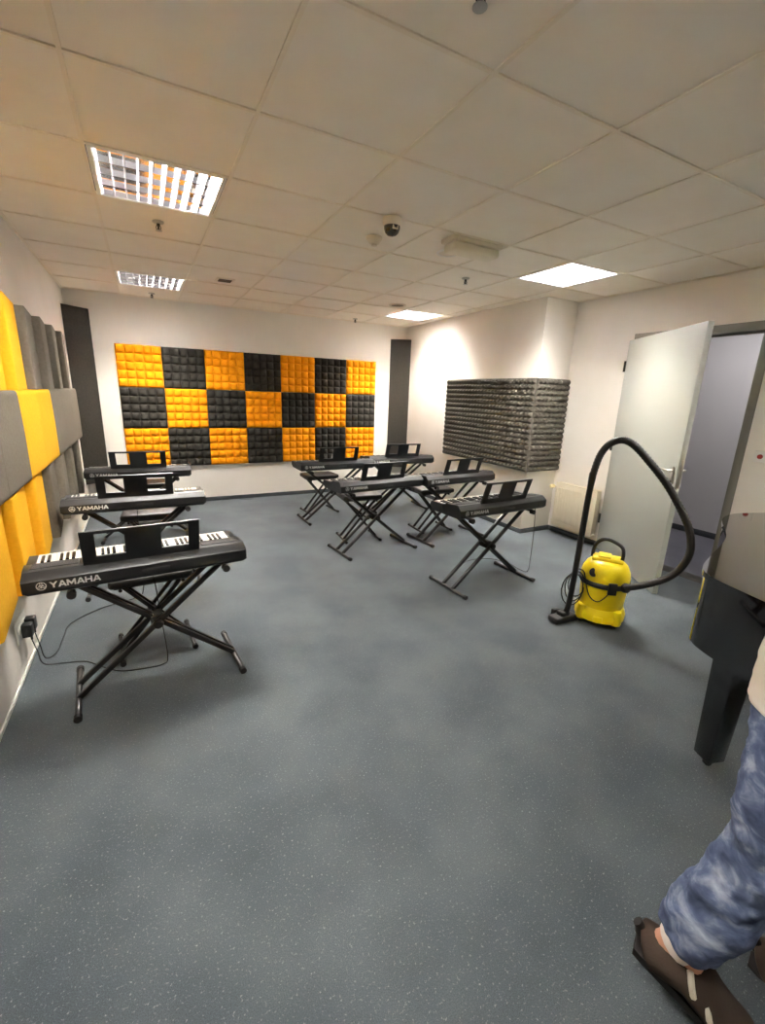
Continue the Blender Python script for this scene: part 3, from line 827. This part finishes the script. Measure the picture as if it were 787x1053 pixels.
# ------------------------------------------------------------------ person walking out of the right edge
fwd = Vector((.25, -.97, 0)).normalized(); prt = Vector((fwd.y, -fwd.x, 0))
def skinmesh(name, chains, material, parent, sub=2, disp=None, root=0):
    """chains: list of [(point, radius), ...]; points shared by position"""
    vs, es, rad = [], [], []
    def vid(pt, r):
        for i, q in enumerate(vs):
            if (q-Vector(pt)).length < 1e-4: return i
        vs.append(Vector(pt)); rad.append(r if isinstance(r, tuple) else (r, r)); return len(vs)-1
    for ch in chains:
        ids = [vid(pt, r) for pt, r in ch]
        es += list(zip(ids[:-1], ids[1:]))
    me = bpy.data.meshes.new(name); me.from_pydata([tuple(q) for q in vs], es, [])
    o = bpy.data.objects.new(name, me); C.objects.link(o); me.materials.append(material)
    if parent: o.parent = parent
    m = o.modifiers.new('Skin', 'SKIN'); m.use_smooth_shade = True; m.branch_smoothing = .4
    for i, sv in enumerate(me.skin_vertices[0].data): sv.radius = rad[i]; sv.use_root = (i == root)
    s_ = o.modifiers.new('Sub', 'SUBSURF'); s_.levels = sub; s_.render_levels = sub
    if disp:
        tx = bpy.data.textures.new(name, 'CLOUDS'); tx.noise_scale = disp[0]
        dm = o.modifiers.new('Disp', 'DISPLACE'); dm.texture = tx; dm.strength = disp[1]; dm.mid_level = .5
        dm.texture_coords = 'GLOBAL'
    return o
per = thing('person', 'person in a white shirt and washed blue jeans walking out at the right edge', 'person', (0, 0, 0))
V = Vector
pel = V((1.428, -1.757, .935))
hipR, kneeR, ankR = V((1.343, -1.776, .88)), V((1.338, -1.768, .50)), V((1.232, -1.682, .165))
hipL = pel - prt*.095 + V((0, 0, -.06)); kneeL = hipL + fwd*.16 + V((0, 0, -.40)); ankL = kneeL - fwd*.06 + V((0, 0, -.395))
waist = pel + fwd*.01 + V((0, 0, .14)); chest = pel + fwd*.04 + V((0, 0, .36)); neck = pel + fwd*.06 + V((0, 0, .53)) ; headc = pel + fwd*.10 + V((0, 0, .66)); headt = headc + V((0, 0, .10))
shR, shL = chest + prt*.17 + V((0, 0, .10)), chest - prt*.17 + V((0, 0, .10))
elR, elL = shR + prt*.04 - fwd*.05 + V((0, 0, -.28)), shL - prt*.03 + fwd*.05 + V((0, 0, -.28))
wrR, wrL = elR + fwd*.06 + V((0, 0, -.24)), elL + fwd*.12 + V((0, 0, -.22))
body = [[(pel, (.13, .10)), (waist, (.12, .09)), (chest, (.145, .10)), (neck, .055), (headc + V((0,0,-.06)), .065), (headc, (.078, .092)), (headt, (.07, .08))],
        [(pel, .1), (hipR, .085), (kneeR, .055), (ankR, .036)], [(pel, .1), (hipL, .085), (kneeL, .055), (ankL, .036)],
        [(chest, .1), (shR, .055), (elR, .04), (wrR, .027)], [(chest, .1), (shL, .055), (elL, .04), (wrL, .027)],
        [(headc, .08), (headc + fwd*.105 + V((0, 0, -.012)), .012)]]
for wr, el, sg in ((wrR, elR, 1), (wrL, elL, -1)):
    dn = (wr-el).normalized(); palm = wr + dn*.07
    body.append([(wr, .027), (palm, (.034, .018))])
    ax = fwd
    for k in range(4):
        b0 = palm + dn*.02 + ax*(.027-.018*k); ln = (.068, .078, .072, .056)[k]
        cdir = (dn*.85 - prt*sg*.35).normalized()
        body.append([(palm, (.034, .018)), (b0, .0095), (b0+dn*ln*.5, .0085), (b0+dn*ln*.5+cdir*ln*.5, .007)])
    th0 = wr + dn*.03 + ax*.03
    body.append([(wr, .027), (th0, .011), (th0+ax*.018+dn*.03, .0095), (th0+ax*.02+dn*.06, .008)])
def foot_chain(ank, tdir, hl, lift):
    heel = ank - tdir*.045 + V((0, 0, -.06)); ball = ank + tdir*.12 + V((0, 0, lift)); toe = ball + tdir*.07 + V((0, 0, -.012))
    return heel, ball, toe
tdR = V((.42, -.90, 0)).normalized()
ballR = ankR + tdR*.125 + V((0, 0, -.125)); toeR = ballR + tdR*.075 + V((0, 0, -.008)); heelR = ankR - tdR*.055 + V((0, 0, -.045))
tdL = fwd
ballL = ankL + tdL*.13 + V((0, 0, -.055)); toeL = ballL + tdL*.07 + V((0, 0, -.005)); heelL = ankL - tdL*.05 + V((0, 0, -.05))
body += [[(ankR, .036), (ballR, (.034, .022)), (toeR, (.03, .016))], [(ankR, .036), (heelR, .028)], [(ankL, .036), (ballL, (.034, .022)), (toeL, (.03, .016))], [(ankL, .036), (heelL, .028)]]
skinmesh('body', body, M['skin'], per, 2)
# jeans with bulk, folds below the knee
def mix(a, c, t_): return a*(1-t_)+c*t_
jt = [(pel + V((0, 0, .05)), (.15, .118)), (pel + V((0, 0, -.03)), (.158, .125))]
jeans = [jt]
for hp_, kn, an in ((hipR, kneeR, ankR), (hipL, kneeL, ankL)):
    jeans.append([jt[-1], (hp_ + V((0, 0, -.03)), .112), (mix(hp_, kn, .45), .102), (mix(hp_, kn, .78), .092), (kn + V((0, 0, .03)), .084), (mix(kn, an, .12), .078), (mix(kn, an, .35), .086), (mix(kn, an, .62), .084), (mix(kn, an, .82), .076), (mix(kn, an, .95), .068)])
skinmesh('jeans', jeans, M['denim'], per, 4, (.06, .030), 1)
def loft(rings, name, material, parent, n=40):
    b = MB(); rr = []
    for c0, a_, f_ in rings:
        rr.append([b.bm.verts.new(c0 + prt*(a_*math.cos(2*PI*k/n)) + fwd*(f_*math.sin(2*PI*k/n))) for k in range(n)])
    for i in range(len(rr)-1):
        for k in range(n): b.bm.faces.new((rr[i][k], rr[i][(k+1) % n], rr[i+1][(k+1) % n], rr[i+1][k]))
    o = b.build(name, material, parent, smooth=60)
    return o
hem = pel + V((0, 0, -.075))
so_ = loft([(hem + V((0, 0, .012)), .146, .122), (hem, .150, .126), (hem + V((0, 0, .002)), .155, .131), (hem + V((0, 0, .018)), .156, .132), (hem + V((0, 0, .020)), .153, .129), (pel + V((0, 0, .03)), .158, .134), (waist, .150, .124), (mix(waist, chest, .5), .158, .122), (chest, .172, .122), (chest + V((0, 0, .07)), .178, .112), (chest + V((0, 0, .125)), .150, .092), (mix(chest, neck, .85), .085, .072), (mix(chest, neck, .95), .066, .064)], 'shirt', M['shirt'], per)
sbs = so_.modifiers.new('Sub', 'SUBSURF'); sbs.levels = 2; sbs.render_levels = 2
tx = bpy.data.textures.new('shirt_folds', 'CLOUDS'); tx.noise_scale = .09
dm = so_.modifiers.new('Disp', 'DISPLACE'); dm.texture = tx; dm.strength = .022; dm.mid_level = .5; dm.texture_coords = 'GLOBAL'
for s_, e_ in ((shR, elR), (shL, elL)):
    b = MB(); b.tube([mix(s_, chest, .30) + V((0, 0, .0)), mix(s_, chest, .12) + V((0, 0, .012)), s_ + V((0, 0, .004)), mix(s_, e_, .18), mix(s_, e_, .40), mix(s_, e_, .62)], .07, 20, 4, rf=lambda t_, i: .060+.012*math.sin(min(1, t_*2.2)*PI/2)-.004*t_)
    b.build('sleeve', M['shirt'], so_, smooth=60)
def shoe(ank, heel, ball, toe, tdir):
    sh = skinmesh('shoe', [[(ank + V((0, 0, -.015)), .060), (mix(ank, ball, .5) + V((0, 0, .005)), (.062, .054)), (ball + V((0, 0, .006)), (.062, .044)), (toe, (.054, .036))], [(ank + V((0, 0, -.015)), .06), (heel, (.060, .052))]], M['shoe'], per, 3)
    side = V((tdir.y, -tdir.x, 0))
    b = MB()
    prof = [(heel - tdir*.026, .022), (heel, .034), (mix(heel, ball, .5), .034), (ball, .044), (toe + tdir*.015, .038), (toe + tdir*.04, .02)]
    top, bot = [], []
    for c0, w_ in prof:
        z = c0.z-.020
        for lst, dz in ((top, 0), (bot, -.022)):
            lst.append([b.bm.verts.new(V((c0.x, c0.y, z+dz))+side*w_), b.bm.verts.new(V((c0.x, c0.y, z+dz))-side*w_)])
    for i in range(len(prof)-1):
        for l_, (k0, k1) in ((top, (0, 1)), (bot, (0, 1))): b.bm.faces.new((l_[i][0], l_[i][1], l_[i+1][1], l_[i+1][0]))
        for k in (0, 1): b.bm.faces.new((top[i][k], top[i+1][k], bot[i+1][k], bot[i][k]))
    b.bm.faces.new((top[0][0], top[0][1], bot[0][1], bot[0][0])); b.bm.faces.new((top[-1][0], top[-1][1], bot[-1][1], bot[-1][0]))
    so = b.build('sole', M['sole'], sh)
    for tt in (.30, .62):
        c0 = mix(ank, ball, tt)
        for sg in (-1, 1):
            b = MB(); b.tube([c0 + side*sg*.036 + V((0, 0, .036)), c0 + side*sg*.052 + tdir*.008 + V((0, 0, .012)), c0 + side*sg*.056 + tdir*.016 + V((0, 0, -.012))], .0075, 6, 4)
            b.build('stripe', M['stripe'], sh)
    b = MB(); b.tube([heel - tdir*.018 + V((0, 0, .02)), heel - tdir*.022 + V((0, 0, .04)), heel - tdir*.030 + V((0, 0, .050))], .013, 10, 3); b.build('heel_tab', M['sole'], sh)
    b = MB(); b.tube([ank + V((0, 0, .012)), mix(ank, heel, -.4) + V((0, 0, .03))], .044, 14); b.build('sock', M['socks'], sh)
shoe(ankR, heelR, ballR, toeR, tdR); shoe(ankL, heelL, ballL, toeL, tdL)
b = MB(); b.lathe([(0, .132), (.05, .122), (.082, .08), (.094, .02), (.09, -.03), (.082, -.04), (.082, .02), (.07, .075), (0, .118)], 24, Matrix.Translation(headc - fwd*.022 + V((0, 0, .035))))
b.build('hair', M['hair'], per)
for sg in (-1, 1):
    b = MB(); b.lathe([(0, -.009), (.0068, -.006), (.009, 0), (.0068, .006), (0, .009)], 12, Matrix.Translation(headc + fwd*.074 + prt*sg*.030 + V((0, 0, .012)))); b.build('eye', M['eye'], per)
    b = MB(); b.tube([headc + prt*sg*.078 + V((0, 0, .025)), headc + prt*sg*.09 + V((0, 0, .0)), headc + prt*sg*.08 + V((0, 0, -.03))], .011, 8, 3); b.build('ear', M['skin'], per)
b = MB(); b.tube([headc + fwd*.088 + prt*.026 + V((0, 0, -.052)), headc + fwd*.096 + V((0, 0, -.054)), headc + fwd*.088 - prt*.026 + V((0, 0, -.052))], .006, 8, 3); b.build('mouth', mat('lips', (170, 96, 86), .5), per)

# ------------------------------------------------------------------ camera, world, render settings
cam = bpy.data.cameras.new('camera'); co = bpy.data.objects.new('camera', cam); C.objects.link(co)
cam.sensor_fit = 'HORIZONTAL'; cam.sensor_width = 36; cam.lens = 453.32/787*36; cam.clip_start = .02
yaw, pit, roll = .4926, .261, .0343
fw_ = Vector((math.sin(yaw)*math.cos(pit), math.cos(yaw)*math.cos(pit), -math.sin(pit)))
rt_ = Vector((math.cos(yaw), -math.sin(yaw), 0)); up_ = rt_.cross(fw_)
r2 = rt_*math.cos(roll)+up_*math.sin(roll); u2 = -rt_*math.sin(roll)+up_*math.cos(roll)
mw = Matrix((r2, u2, -fw_)).transposed().to_4x4(); mw.translation = Vector((.1357, -2.0323, 1.5306))
co.matrix_world = mw
sc = bpy.context.scene; sc.camera = co
w = bpy.data.worlds.new('world'); sc.world = w; w.use_nodes = True
w.node_tree.nodes['Background'].inputs[0].default_value = (.8, .85, 1, 1); w.node_tree.nodes['Background'].inputs[1].default_value = .02
sc.view_settings.view_transform = 'Standard'; sc.view_settings.look = 'None'; sc.view_settings.gamma = 1
sc.view_settings.use_curve_mapping = False
sc.view_settings.exposure = 3.0
sc.cycles.use_denoising = True
sc.cycles.max_bounces = 10; sc.cycles.diffuse_bounces = 6; sc.cycles.sample_clamp_indirect = 8
